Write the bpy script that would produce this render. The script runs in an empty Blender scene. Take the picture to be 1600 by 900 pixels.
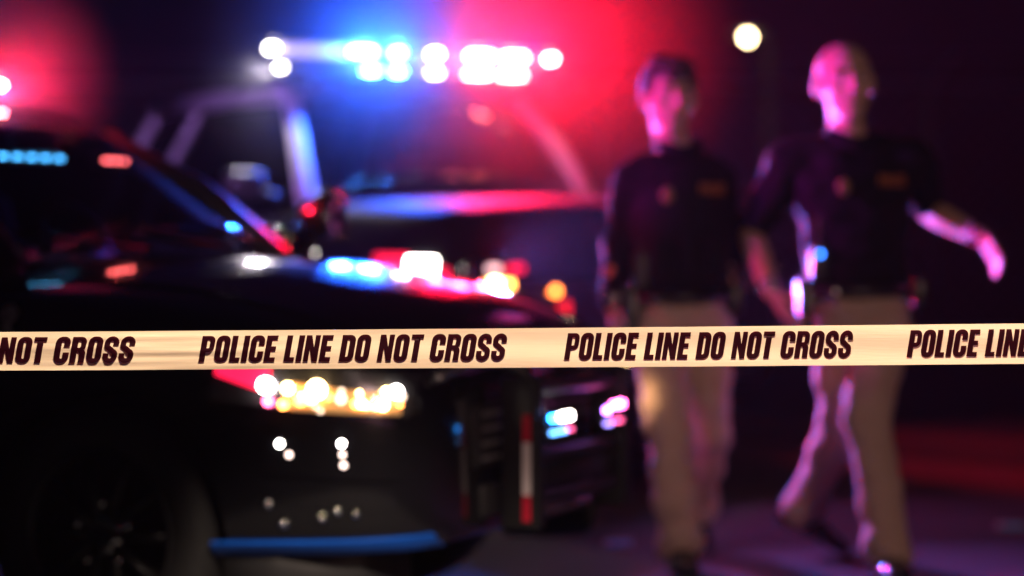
import bpy, bmesh, math, random
from mathutils import Vector, Matrix, noise
random.seed(7)
R = math.radians
scene = bpy.context.scene
COL = scene.collection

# ------------------------------------------------------------------ camera
CAM_H = 1.2
HOR = 347.0                      # horizon line in the 1600x900 photograph
KPX = 36.0 / 85.0 / 1600.0       # metres per pixel per metre of distance
cam_d = bpy.data.cameras.new('camera')
cam = bpy.data.objects.new('camera', cam_d); COL.objects.link(cam)
cam.location = (0, 0, CAM_H); cam.rotation_euler = (R(90), 0, 0)
cam_d.lens = 85; cam_d.sensor_width = 36; cam_d.shift_y = -(450 - HOR) / 1600.0
cam_d.clip_start = 0.05; cam_d.clip_end = 2000
cam_d.dof.use_dof = True; cam_d.dof.focus_distance = 4.3; cam_d.dof.aperture_fstop = 1.6
scene.camera = cam

# ------------------------------------------------------------------ world (night sky)
w = bpy.data.worlds.new('World'); scene.world = w; w.use_nodes = True
nt = w.node_tree
bg = nt.nodes['Background']
sky = nt.nodes.new('ShaderNodeTexSky'); sky.sky_type = 'NISHITA'; sky.sun_disc = False
sky.sun_elevation = R(-4); sky.sun_rotation = R(200)
nt.links.new(sky.outputs[0], bg.inputs[0]); bg.inputs[1].default_value = 0.02

# ------------------------------------------------------------------ exposure
scene.view_settings.view_transform = 'Standard'
scene.view_settings.look = 'None'
scene.view_settings.exposure = 0; scene.view_settings.gamma = 1
scene.view_settings.use_curve_mapping = False
try:
    scene.cycles.use_denoising = True
    scene.cycles.max_bounces = 6
    scene.cycles.transparent_max_bounces = 16
    scene.cycles.sample_clamp_indirect = 4
    scene.cycles.volume_step_rate = 1.0
except Exception:
    pass

# warm street lamps on the photographer's side: one above the tape, a fainter one further back
def spot(loc, aim, watts, size, blend, col):
    L = bpy.data.lights.new('street_light', 'SPOT'); L.energy = watts; L.color = col
    L.spot_size = R(size); L.spot_blend = blend; L.shadow_soft_size = .12
    lo = bpy.data.objects.new('street_light', L); COL.objects.link(lo)
    lo.location = loc
    lo.rotation_euler = (Vector(aim) - lo.location).to_track_quat('-Z', 'Y').to_euler()
spot((.26, 2.8, 3.6), (0.08, 4.25, 1.0), 1300, 43, .2, (1, .77, .60))
spot((3.5, -2.5, 3.4), (.9, 8.4, .9), 700, 26, .6, (1, .60, .50))

# ------------------------------------------------------------------ helpers
def P(px, py, d):
    return Vector(((px - 800) * KPX * d, d, CAM_H - (py - HOR) * KPX * d))

MATS = {}
def mat(name, col, rough=.5, metal=0, coat=0, var=0, scale=20, bump=0, bscale=60, spec=.5, sheen=0):
    if name in MATS: return MATS[name]
    m = bpy.data.materials.new(name); m.use_nodes = True
    n = m.node_tree; b = n.nodes['Principled BSDF']
    b.inputs['Base Color'].default_value = (*col, 1)
    b.inputs['Roughness'].default_value = rough
    b.inputs['Metallic'].default_value = metal
    b.inputs['Coat Weight'].default_value = coat
    b.inputs['Coat Roughness'].default_value = .03
    b.inputs['Specular IOR Level'].default_value = spec
    if sheen: b.inputs['Sheen Weight'].default_value = sheen
    tc = n.nodes.new('ShaderNodeTexCoord')
    if var:
        t = n.nodes.new('ShaderNodeTexNoise'); t.inputs['Scale'].default_value = scale
        t.inputs['Detail'].default_value = 4
        n.links.new(tc.outputs['Object'], t.inputs['Vector'])
        r = n.nodes.new('ShaderNodeMix'); r.data_type = 'RGBA'
        r.inputs[6].default_value = (*[c * (1 - var) for c in col], 1)
        r.inputs[7].default_value = (*[min(1, c * (1 + var)) for c in col], 1)
        n.links.new(t.outputs[0], r.inputs[0]); n.links.new(r.outputs[2], b.inputs['Base Color'])
        q = n.nodes.new('ShaderNodeMapRange')
        q.inputs[3].default_value = max(.02, rough * .8); q.inputs[4].default_value = min(1, rough * 1.2)
        n.links.new(t.outputs[0], q.inputs[0]); n.links.new(q.outputs[0], b.inputs['Roughness'])
    if bump:
        t2 = n.nodes.new('ShaderNodeTexNoise'); t2.inputs['Scale'].default_value = bscale
        t2.inputs['Detail'].default_value = 5
        n.links.new(tc.outputs['Object'], t2.inputs['Vector'])
        bp = n.nodes.new('ShaderNodeBump'); bp.inputs['Strength'].default_value = bump
        bp.inputs['Distance'].default_value = .02
        n.links.new(t2.outputs[0], bp.inputs['Height']); n.links.new(bp.outputs[0], b.inputs['Normal'])
    MATS[name] = m; return m

def emi(name, col, s):
    if name in MATS: return MATS[name]
    m = bpy.data.materials.new(name); m.use_nodes = True
    b = m.node_tree.nodes['Principled BSDF']
    b.inputs['Base Color'].default_value = (*[c * .5 for c in col], 1)
    b.inputs['Emission Color'].default_value = (*col, 1)
    b.inputs['Emission Strength'].default_value = s
    MATS[name] = m; return m

def glass(name, tint, refl=1.0):
    if name in MATS: return MATS[name]
    m = bpy.data.materials.new(name); m.use_nodes = True
    n = m.node_tree; n.nodes.clear()
    o = n.nodes.new('ShaderNodeOutputMaterial'); mx = n.nodes.new('ShaderNodeMixShader')
    tr = n.nodes.new('ShaderNodeBsdfTransparent'); gl = n.nodes.new('ShaderNodeBsdfGlossy')
    lw = n.nodes.new('ShaderNodeLayerWeight'); lw.inputs[0].default_value = .5
    pw = n.nodes.new('ShaderNodeMath'); pw.operation = 'POWER'; pw.inputs[1].default_value = 5; n.links.new(lw.outputs['Facing'], pw.inputs[0])
    fr = n.nodes.new('ShaderNodeMath'); fr.operation = 'MULTIPLY_ADD'; fr.inputs[1].default_value = .95; fr.inputs[2].default_value = .04; n.links.new(pw.outputs[0], fr.inputs[0])
    tr.inputs[0].default_value = (*tint, 1); gl.inputs['Roughness'].default_value = .03
    gl.inputs[0].default_value = (refl, refl, refl, 1)
    n.links.new(fr.outputs[0], mx.inputs[0]); n.links.new(tr.outputs[0], mx.inputs[1])
    n.links.new(gl.outputs[0], mx.inputs[2]); n.links.new(mx.outputs[0], o.inputs[0])
    MATS[name] = m; return m

def obj(name, bm, m, parent=None, smooth=True, autosmooth=None):
    me = bpy.data.meshes.new(name)
    if isinstance(bm, bpy.types.Mesh): me = bm; me.name = name
    else:
        bmesh.ops.recalc_face_normals(bm, faces=bm.faces)
        bm.to_mesh(me); bm.free()
    me.materials.clear(); me.materials.append(m)
    for p in me.polygons: p.use_smooth = smooth
    if autosmooth is not None: me.set_sharp_from_angle(angle=R(autosmooth))
    o = bpy.data.objects.new(name, me); COL.objects.link(o)
    if parent: o.parent = parent
    return o

def empty(name, loc, rz=0):
    o = bpy.data.objects.new(name, None); COL.objects.link(o)
    o.location = loc; o.rotation_euler = (0, 0, rz); o.empty_display_size = .2
    return o

def tag(o, label=None, cat=None, group=None, kind=None):
    if label: o['label'] = label
    if cat: o['category'] = cat
    if group: o['group'] = group
    if kind: o['kind'] = kind
    return o

def box(bm, c, s, bev=0, rot=None, seg=2):
    r = bmesh.ops.create_cube(bm, size=1)
    M = Matrix.Translation(c) @ (rot.to_4x4() if rot is not None else Matrix.Identity(4)) @ Matrix.Diagonal((*s, 1))
    bmesh.ops.transform(bm, matrix=M, verts=r['verts'])
    if bev:
        es = list({e for v in r['verts'] for e in v.link_edges})
        bmesh.ops.bevel(bm, geom=es, offset=bev, segments=seg, affect='EDGES', profile=.5)

def frame_of(d):
    d = d.normalized()
    up = Vector((0, 0, 1)) if abs(d.z) < .9 else Vector((0, 1, 0))
    a = d.cross(up).normalized(); b = a.cross(d).normalized()
    return a, b

def tube(bm, pts, rad, n=10, cap=True, flat=1.0):
    """swept tube along pts; rad = number or list; flat squashes the second axis"""
    pts = [Vector(p) for p in pts]
    if not hasattr(rad, '__len__'): rad = [rad] * len(pts)
    rings = []
    for i, p in enumerate(pts):
        d = pts[min(i + 1, len(pts) - 1)] - pts[max(i - 1, 0)]
        a, b = frame_of(d)
        rings.append([bm.verts.new(p + a * math.cos(t) * rad[i] + b * math.sin(t) * rad[i] * flat)
                      for t in [2 * math.pi * k / n for k in range(n)]])
    for r0, r1 in zip(rings, rings[1:]):
        for k in range(n):
            bm.faces.new((r0[k], r0[(k + 1) % n], r1[(k + 1) % n], r1[k]))
    if cap:
        bm.faces.new(rings[0]); bm.faces.new(rings[-1])

def capsule(bm, p0, p1, r0, r1, n=14):
    """tapered limb piece with round ends"""
    p0 = Vector(p0); p1 = Vector(p1); d = (p1 - p0)
    L_ = d.length or 1e-4; d = d / L_
    pts = []; rr = []
    for k in range(1, 5):
        t = math.pi / 2 * (1 - k / 4); pts.append(p0 - d * r0 * math.sin(t)); rr.append(max(r0 * math.cos(t), 1e-4))
    for k in range(0, 5):
        t = math.pi / 2 * k / 4
        if k < 4 or True: pts.append(p1 + d * r1 * math.sin(t)); rr.append(max(r1 * math.cos(t), r1 * .08))
    a, b = frame_of(d)
    rings = [[bm.verts.new(p + a * math.cos(t) * r + b * math.sin(t) * r) for t in [2 * math.pi * k / n for k in range(n)]] for p, r in zip(pts, rr)]
    for q0, q1 in zip(rings, rings[1:]):
        for k in range(n): bm.faces.new((q0[k], q0[(k + 1) % n], q1[(k + 1) % n], q1[k]))
    bm.faces.new(rings[0]); bm.faces.new(rings[-1])

def ellipsoid(bm, c, s, rot=None, u=20, v=14):
    r = bmesh.ops.create_uvsphere(bm, u_segments=u, v_segments=v, radius=1)
    M = Matrix.Translation(c) @ (rot.to_4x4() if rot is not None else Matrix.Identity(4)) @ Matrix.Diagonal((*s, 1))
    bmesh.ops.transform(bm, matrix=M, verts=r['verts'])

def lathe(bm, prof, n=40, axis='Y', c=(0, 0, 0)):
    rings = []
    for (r, h) in prof:
        ring = []
        for k in range(n):
            t = 2 * math.pi * k / n
            if axis == 'Y': v = Vector((r * math.cos(t), h, r * math.sin(t)))
            else: v = Vector((r * math.cos(t), r * math.sin(t), h))
            ring.append(bm.verts.new(v + Vector(c)))
        rings.append(ring)
    for a, b in zip(rings, rings[1:]):
        for k in range(n): bm.faces.new((a[k], a[(k + 1) % n], b[(k + 1) % n], b[k]))
    return rings

def cat(xs, ys, x):
    if x <= xs[0]: return ys[0]
    if x >= xs[-1]: return ys[-1]
    i = 0
    while x > xs[i + 1]: i += 1
    h = xs[i + 1] - xs[i]; t = (x - xs[i]) / h
    def sl(j):
        if j <= 0: return (ys[1] - ys[0]) / (xs[1] - xs[0])
        if j >= len(xs) - 1: return (ys[-1] - ys[-2]) / (xs[-1] - xs[-2])
        d0 = (ys[j] - ys[j - 1]) / (xs[j] - xs[j - 1]); d1 = (ys[j + 1] - ys[j]) / (xs[j + 1] - xs[j])
        return 0 if d0 * d1 <= 0 else 2 * d0 * d1 / (d0 + d1)
    m0, m1 = sl(i) * h, sl(i + 1) * h
    return ((2*t**3 - 3*t*t + 1) * ys[i] + (t**3 - 2*t*t + t) * m0 + (-2*t**3 + 3*t*t) * ys[i+1] + (t**3 - t*t) * m1)

# ------------------------------------------------------------------ lettering (own heavy condensed capitals)
def arc(cx, cy, rx, ry, a0, a1, n=6):
    return [(cx + rx * math.cos(R(a0 + (a1 - a0) * i / n)), cy + ry * math.sin(R(a0 + (a1 - a0) * i / n))) for i in range(n + 1)]
def rrect(x0, y0, x1, y1, r):
    r = min(r, (x1 - x0) / 2 - 1e-3)
    return arc(x1 - r, y1 - r, r, r, 0, 90) + arc(x0 + r, y1 - r, r, r, 90, 180) + arc(x0 + r, y0 + r, r, r, 180, 270) + arc(x1 - r, y0 + r, r, r, 270, 360)
def stroke(pts, t):
    Lf, Rt = [], []
    for i, p in enumerate(pts):
        a = Vector(pts[max(i - 1, 0)]); b = Vector(pts[min(i + 1, len(pts) - 1)])
        d = (b - a).normalized(); nrm = Vector((-d.y, d.x)); tt = t * (1 - .12 * abs(nrm.y))
        Lf.append(tuple(Vector(p) + nrm * tt / 2)); Rt.append(tuple(Vector(p) - nrm * tt / 2))
    return Lf + Rt[::-1]
S_ = .222; H_ = .165
def glyph(ch):
    if ch == 'I': return .225, [[(0, 0), (.22, 0), (.22, 1), (0, 1)]]
    if ch == 'L': return .40, [[(0, 0), (.39, 0), (.39, H_), (.22, H_), (.22, 1), (0, 1)]]
    if ch == 'E': return .43, [[(0, 0), (.42, 0), (.42, H_), (.22, H_), (.22, .425), (.40, .425), (.40, .585), (.22, .585), (.22, 1 - H_), (.42, 1 - H_), (.42, 1), (0, 1)]]
    if ch == 'T': return .46, [[(.12, 0), (.345, 0), (.345, 1 - H_), (.46, 1 - H_), (.46, 1), (0, 1), (0, 1 - H_), (.12, 1 - H_)]]
    if ch == 'N': return .55, [[(0, 0), (.195, 0), (.195, .48), (.345, 0), (.54, 0), (.54, 1), (.345, 1), (.345, .54), (.205, 1), (0, 1)]]
    if ch == 'O': return .53, [rrect(0, -.01, .53, 1.01, .23), rrect(S_, H_, .53 - S_, 1 - H_, .042)]
    if ch == 'D': return .53, [[(0, 0)] + arc(.53 - .22, .22, .22, .22, 270, 360) + arc(.53 - .22, .78, .22, .22, 0, 90) + [(0, 1)],
                               [(S_, H_)] + arc(.53 - S_ - .06, H_ + .06, .06, .06, 270, 360) + arc(.53 - S_ - .06, 1 - H_ - .06, .06, .06, 0, 90) + [(S_, 1 - H_)]]
    if ch == 'P': return .51, [[(0, 0), (.22, 0), (.22, .37)] + arc(.51 - .2, .58, .2, .2, 270, 360) + arc(.51 - .2, .8, .2, .2, 0, 90) + [(0, 1)],
                               [(.22, .53)] + arc(.51 - .20 - .035, .58, .05, .05, 270, 360) + arc(.51 - .20 - .035, .80, .05, .05, 0, 90) + [(.22, .85)]]
    if ch == 'R': return .53, [[(0, 0), (.22, 0), (.22, .42), (.27, .42), (.31, .36), (.31, 0), (.53, 0), (.53, .38), (.50, .46), (.44, .50), (.51, .58)] + arc(.52 - .2, .8, .2, .2, 0, 90) + [(0, 1)],
                               [(.22, .58)] + arc(.52 - .205 - .035, .63, .05, .05, 270, 360) + arc(.52 - .205 - .035, .80, .05, .05, 0, 90) + [(.22, .85)]]
    if ch == 'C':
        w_ = .53; r = .23; i = .04
        return w_, [[(w_, .62)] + arc(w_ - r, 1.01 - r, r, r, 0, 90) + arc(r, 1.01 - r, r, r, 90, 180) + arc(r, -.01 + r, r, r, 180, 270) + arc(w_ - r, -.01 + r, r, r, 270, 360) + [(w_, .40), (w_ - S_, .40)]
                    + [(w_ - S_, H_ + i)] + arc(w_ - S_ - i, H_ + i, i, i, 0, -90) + arc(S_ + i, H_ + i, i, i, 270, 180) + arc(S_ + i, 1 - H_ - i, i, i, 180, 90) + arc(w_ - S_ - i, 1 - H_ - i, i, i, 90, 0) + [(w_ - S_, .62)]]
    if ch == 'S':
        c = [(.42, .66)] + arc(.26, .77, .16, .155, 0, 180, 9) + [(.10, .70)] + arc(.25, .68, .15, .13, 190, 245, 4) + [(.26, .50)] + arc(.27, .32, .15, .13, 65, 10, 4) + arc(.26, .23, .16, .155, 0, -180, 9) + [(.10, .36)]
        return .52, [stroke(c, .205)]
    if ch == '3':
        c = [(.10, .70)] + arc(.26, .77, .16, .155, 180, -60, 10) + [(.24, .52), (.3, .5)] + arc(.26, .25, .16, .165, 60, -180, 10) + [(.10, .33)]
        return .52, [stroke(c, .205)]
    return .5, []
def text_mesh(txt, h, width=None, shear=.14, fine=.012, gap=.055, space=.33):
    """flat lettering in the XZ plane, starting at x=0, baseline z=0"""
    cu = bpy.data.curves.new('lettering', 'CURVE'); cu.dimensions = '2D'; cu.fill_mode = 'BOTH'
    x = 0
    for ch in txt:
        if ch == ' ': x += space - gap; continue
        w_, loops = glyph(ch)
        for lp in loops:
            s = cu.splines.new('POLY'); s.points.add(len(lp) - 1); s.use_cyclic_u = True
            for pt, (a, b) in zip(s.points, lp): pt.co = (x + a + shear * b, b, 0, 1)
        x += w_ + gap
    tot = x - gap + shear
    o = bpy.data.objects.new('lettering', cu); COL.objects.link(o)
    dg = bpy.context.evaluated_depsgraph_get()
    me = bpy.data.meshes.new_from_object(o.evaluated_get(dg))
    bpy.data.objects.remove(o); bpy.data.curves.remove(cu)
    sx = (width / tot) if width else h
    bm = bmesh.new(); bm.from_mesh(me); bpy.data.meshes.remove(me)
    for v in bm.verts: v.co = Vector((v.co.x * sx, 0, v.co.y * h))
    bmesh.ops.remove_doubles(bm, verts=bm.verts, dist=1e-6)
    bmesh.ops.triangulate(bm, faces=bm.faces)
    for _ in range(4):
        es = [e for e in bm.edges if e.calc_length() > fine]
        if not es: break
        bmesh.ops.subdivide_edges(bm, edges=es, cuts=1)
        bmesh.ops.triangulate(bm, faces=[f for f in bm.faces if len(f.verts) > 3])
    return bm, tot * sx

# ------------------------------------------------------------------ setting: asphalt, pavement, kerb
asphalt = mat('asphalt', (.05, .05, .053), rough=.85, var=.35, scale=3, bump=.35, bscale=90, spec=.2)
bm = bmesh.new()
vs = [bm.verts.new(p) for p in ((-400, -60, 0), (400, -60, 0), (400, 700, 0), (-400, 700, 0))]
bm.faces.new(vs)
tag(obj('ground', bm, asphalt, smooth=False), kind='structure')

kerb_line = [Vector(p) for p in ((40, 3, 0), (14, 8.2, 0), (6, 10.1, 0), (3, 11.3, 0), (1.6, 12.7, 0), (.25, 15.1, 0), (-2.5, 20, 0), (-10, 33, 0), (-40, 80, 0))]
def sweep_profile(line, prof):
    bm = bmesh.new(); rows = []
    for i, p in enumerate(line):
        d = (line[min(i + 1, len(line) - 1)] - line[max(i - 1, 0)]).normalized()
        n_ = Vector((d.y, -d.x, 0))
        n_ = n_ if n_.y > 0 or n_.x > 0 else -n_
        rows.append([bm.verts.new(p + n_ * a + Vector((0, 0, b))) for a, b in prof])
    for r0, r1 in zip(rows, rows[1:]):
        for k in range(len(prof) - 1): bm.faces.new((r0[k], r0[k + 1], r1[k + 1], r1[k]))
    return bm
kerb = sweep_profile(kerb_line, [(0, -.02), (.012, .11), (.03, .128), (.16, .132), (.16, -.02)])
tag(obj('kerb', kerb, mat('kerb_concrete', (.03, .022, .025), .8, var=.3, scale=8, spec=.1), autosmooth=40), kind='structure')
pave = sweep_profile(kerb_line, [(.165, -.02), (.165, .128), (60, .128)])
tag(obj('pavement', pave, mat('concrete', (.018, .017, .019), .9, var=.2, scale=4, bump=.2, bscale=40, spec=.1), smooth=False), kind='structure')

# ------------------------------------------------------------------ haze round the whole place
bm = bmesh.new(); box(bm, (0, 60, 9), (240, 200, 20))
hz = obj('haze', bm, None or mat('haze_air', (1, 1, 1)), smooth=False)
m = MATS['haze_air']; n = m.node_tree; n.nodes.clear()
o_ = n.nodes.new('ShaderNodeOutputMaterial'); pv = n.nodes.new('ShaderNodeVolumePrincipled')
pv.inputs['Color'].default_value = (.9, .88, .92, 1); pv.inputs['Density'].default_value = .0007
pv.inputs['Anisotropy'].default_value = .3
n.links.new(pv.outputs[0], o_.inputs['Volume'])
tag(hz, 'thin night haze filling the air around the patrol cars', 'haze', kind='stuff')

def bloom(loc, rx, ry, rz, dens, label):  # added volume imitating lens bloom around lit lamps
    bm = bmesh.new(); ellipsoid(bm, (0, 0, 0), (1, 1, 1), u=24, v=16)
    m = bpy.data.materials.new('mist_air'); m.use_nodes = True
    n = m.node_tree; n.nodes.clear()
    o_ = n.nodes.new('ShaderNodeOutputMaterial'); pv = n.nodes.new('ShaderNodeVolumePrincipled')
    tc = n.nodes.new('ShaderNodeTexCoord'); ln = n.nodes.new('ShaderNodeVectorMath'); ln.operation = 'LENGTH'
    n.links.new(tc.outputs['Object'], ln.inputs[0])
    sq = n.nodes.new('ShaderNodeMath'); sq.operation = 'MULTIPLY'
    n.links.new(ln.outputs['Value'], sq.inputs[0]); n.links.new(ln.outputs['Value'], sq.inputs[1])
    mr = n.nodes.new('ShaderNodeMapRange'); mr.inputs[1].default_value = 0; mr.inputs[2].default_value = .96
    mr.inputs[3].default_value = 1; mr.inputs[4].default_value = 0
    n.links.new(sq.outputs[0], mr.inputs[0])
    pw = n.nodes.new('ShaderNodeMath'); pw.operation = 'POWER'; pw.inputs[1].default_value = 1.5
    n.links.new(mr.outputs[0], pw.inputs[0])
    ml = n.nodes.new('ShaderNodeMath'); ml.operation = 'MULTIPLY'; ml.inputs[1].default_value = dens
    n.links.new(pw.outputs[0], ml.inputs[0]); n.links.new(ml.outputs[0], pv.inputs['Density'])
    pv.inputs['Color'].default_value = (.92, .9, .92, 1)
    n.links.new(pv.outputs[0], o_.inputs['Volume'])
    o = obj('mist', bm, m); o.location = loc; o.scale = (rx, ry, rz)
    tag(o, label, 'mist', kind='stuff')
    return o

# ------------------------------------------------------------------ vehicles
paint_black = mat('black_paint', (.006, .006, .008), .18, coat=1, var=.2, scale=2)
paint_white = mat('white_paint', (.5, .5, .52), .5, coat=.1, var=.06, scale=3)
paint_dull = mat('dull_black_paint', (.008, .008, .010), .6, coat=0, var=.2, scale=2, spec=.04)
rubber = mat('rubber', (.009, .009, .010), .75, bump=.2, bscale=40)
plastic = mat('black_plastic', (.018, .018, .02), .45, var=.2, scale=10)
chrome = mat('chrome', (.75, .75, .78), .12, metal=1)
steel = mat('dark_alloy', (.28, .28, .3), .3, metal=1, var=.2, scale=15)
satin = mat('satin_trim', (.35, .35, .36), .35, metal=.8, var=.2, scale=25)
interior = mat('interior_cloth', (.03, .03, .033), .9, var=.3, scale=30)
win = glass('tinted_glass', (.62, .64, .68))
side_win = glass('dark_tinted_glass', (.22, .23, .26), .35)
clear = glass('clear_lens', (.93, .93, .95))
E_white = emi('lit_white_lamp', (1, .93, .85), 40)
E_warm = emi('lit_warm_lamp', (1, .66, .26), 45)
E_blue = emi('lit_blue_lamp', (.02, .28, 1), 45)
E_red = emi('lit_red_lamp', (1, .02, .06), 60)
E_amber = emi('lit_amber_lamp', (1, .32, .06), 22)
E_dimred = emi('lit_dim_red_lamp', (1, .01, .06), 2.4)
EB_blue = emi('hot_blue_lamp', (.10, .42, 1), 150)
EB_red = emi('hot_red_lamp', (1, .16, .14), 170)
E_pink = emi('lit_pink_lamp', (1, .12, .5), 30)

class Car:
    U = [(0, 0, 0), (.10, .82, 0), (.16, .94, .03), (.24, .985, .12), (.38, 1.0, .38), (.52, .995, .62), (.64, .975, .82), (.72, .94, .94), (.78, .86, 1.0), (.88, .55, 1.55), (.95, .25, 1.92), (1, 0, 2.0)]
    def __init__(s, st):
        s.X = [a[0] for a in st]; s.W = [a[1] for a in st]; s.B = [a[2] for a in st]; s.S = [a[3] for a in st]; s.C = [a[4] for a in st]
        s.u = [a[0] for a in s.U]; s.uy = [a[1] for a in s.U]; s.uz = [a[2] for a in s.U]
    def pt(s, x, u, side):
        w_ = cat(s.X, s.W, x); b = cat(s.X, s.B, x); sh = cat(s.X, s.S, x); c = cat(s.X, s.C, x)
        y = cat(s.u, s.uy, u) * w_; t = cat(s.u, s.uz, u)
        z = b + (sh - b) * t if t <= 1 else sh + (c - sh) * (t - 1)
        return Vector((x, side * y, z))
    def nor(s, x, u, side):
        e = 1e-3
        x0, x1 = max(x - e, s.X[0]), min(x + e, s.X[-1])
        a = s.pt(x1, u, side) - s.pt(x0, u, side)
        b = s.pt(x, min(u + e, 1), side) - s.pt(x, max(u - e, 0), side)
        n_ = a.cross(b); n_.normalize()
        c = Vector((x * 0, 0, .6)); q = s.pt(x, u, side)
        return n_ if n_.dot(Vector((0, q.y, q.z - .6))) > 0 else -n_
    def uz_of(s, x, z):
        lo, hi = .1, .8
        for _ in range(30):
            m_ = (lo + hi) / 2
            if s.pt(x, m_, 1).z < z: lo = m_
            else: hi = m_
        return lo
    def body(s, nx=90, nu=34):
        bm = bmesh.new(); rows = []
        xs = [s.X[0] + (s.X[-1] - s.X[0]) * (i / (nx - 1)) for i in range(nx)]
        xs = sorted(set(xs + [s.X[0] + .03, s.X[0] + .06, s.X[-1] - .015, s.X[-1] - .03, s.X[-1] - .05, s.X[-1] - .07]))
        for x in xs:
            row = []
            for k in range(nu): row.append(bm.verts.new(s.pt(x, k / (nu - 1), 1)))
            for k in range(nu - 2, 0, -1): row.append(bm.verts.new(s.pt(x, k / (nu - 1), -1)))
            rows.append(row)
        m_ = len(rows[0])
        for a, b in zip(rows, rows[1:]):
            for k in range(m_): bm.faces.new((a[k], a[(k + 1) % m_], b[(k + 1) % m_], b[k]))
        bm.faces.new(rows[0]); bm.faces.new(rows[-1])
        bmesh.ops.recalc_face_normals(bm, faces=bm.faces)
        return bm
    def patch(s, x0, x1, zl, zh, side, o0, o1, nx=16, nu=8, cut=None):
        """solid panel lying on the side of the body between offsets o0 and o1"""
        bm = bmesh.new(); A = []; B = []
        for i in range(nx):
            x = x0 + (x1 - x0) * i / (nx - 1); f = i / (nx - 1)
            l = zl[0] + (zl[1] - zl[0]) * f; h = zh[0] + (zh[1] - zh[0]) * f
            u0, u1 = s.uz_of(x, l), s.uz_of(x, h); ra = []; rb = []
            for k in range(nu):
                u = u0 + (u1 - u0) * k / (nu - 1); p = s.pt(x, u, side); n_ = s.nor(x, u, side)
                ra.append(bm.verts.new(p + n_ * o0)); rb.append(bm.verts.new(p + n_ * o1))
            A.append(ra); B.append(rb)
        for M_, fl in ((A, 0), (B, 1)):
            for r0, r1 in zip(M_, M_[1:]):
                for k in range(nu - 1): bm.faces.new((r0[k], r0[k + 1], r1[k + 1], r1[k]))
        for i in range(nx - 1):
            bm.faces.new((A[i][0], A[i + 1][0], B[i + 1][0], B[i][0]))
            bm.faces.new((A[i][-1], A[i + 1][-1], B[i + 1][-1], B[i][-1]))
        for k in range(nu - 1):
            bm.faces.new((A[0][k], A[0][k + 1], B[0][k + 1], B[0][k]))
            bm.faces.new((A[-1][k], A[-1][k + 1], B[-1][k + 1], B[-1][k]))
        return bm
    def on(s, x, z, side, off):
        u = s.uz_of(x, z); return s.pt(x, u, side) + s.nor(x, u, side) * off

def cut_arches(body, axles, r, depth_in, wz):
    bm = bmesh.new()
    for ax in axles:
        for sd in (-1, 1):
            rings = lathe(bm, [(r, sd * depth_in), (r, sd * 1.4)], n=48, c=(ax, 0, wz))
            bm.faces.new(rings[0]); bm.faces.new(rings[1])
    bmesh.ops.recalc_face_normals(bm, faces=bm.faces)
    me = bpy.data.meshes.new('cutter'); bm.to_mesh(me); bm.free()
    c = bpy.data.objects.new('cutter', me); COL.objects.link(c)
    c.parent = body.parent
    md = body.modifiers.new('arches', 'BOOLEAN'); md.object = c; md.operation = 'DIFFERENCE'; md.solver = 'EXACT'
    bpy.context.view_layer.update()
    dg = bpy.context.evaluated_depsgraph_get()
    new = bpy.data.meshes.new_from_object(body.evaluated_get(dg))
    body.modifiers.clear(); old = body.data; body.data = new; new.name = old.name
    bpy.data.objects.remove(c)
    for p in new.polygons: p.use_smooth = True
    new.set_sharp_from_angle(angle=R(38))

def make_wheel(root, x, side, y, r, wd):
    bm = bmesh.new()
    rim_r = r * .66
    h = wd / 2
    lathe(bm, [(rim_r, -h * .8), (rim_r, h * .9), (rim_r * .95, h * .95), (rim_r * .92, h * .7), (rim_r * .9, h * .2)], n=40)
    for k in range(10):
        t = 2 * math.pi * k / 10; d = Vector((math.cos(t), 0, math.sin(t)))
        tube(bm, [d * .05 + Vector((0, h * .62, 0)), d * rim_r * .55 + Vector((0, h * .6, 0)), d * rim_r * .93 + Vector((0, h * .5, 0))], [.026, .02, .028], n=8, flat=.6)
    rg = lathe(bm, [(rim_r * .9, h * .2), (.02, h * .1)], n=40); bm.faces.new(rg[1])
    wheel = obj('wheel', bm, mat('black_steel_rim', (.02, .02, .022), .4, metal=.4), root)
    wheel.location = (x, y, r); wheel.rotation_euler = (0, 0, 0 if side > 0 else math.pi)
    bm = bmesh.new()
    lathe(bm, [(rim_r, -h * .8), (rim_r + .03, -h), (r - .04, -h * 1.02), (r - .008, -h * .8), (r, -h * .4), (r, h * .4), (r - .008, h * .8), (r - .04, h * 1.02), (rim_r + .03, h), (rim_r, h * .9)], n=56)
    obj('tyre', bm, rubber, wheel)
    bm = bmesh.new(); rg = lathe(bm, [(.062, h * .55), (.062, h * .68), (.05, h * .74), (.02, h * .76)], n=24); bm.faces.new(rg[-1])
    for k in range(5):
        t = 2 * math.pi * k / 5 + .3
        ellipsoid(bm, (.085 * math.cos(t), h * .66, .085 * math.sin(t)), (.013, .016, .013), u=8, v=6)
    obj('hub_cap', bm, chrome, wheel)

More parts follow.
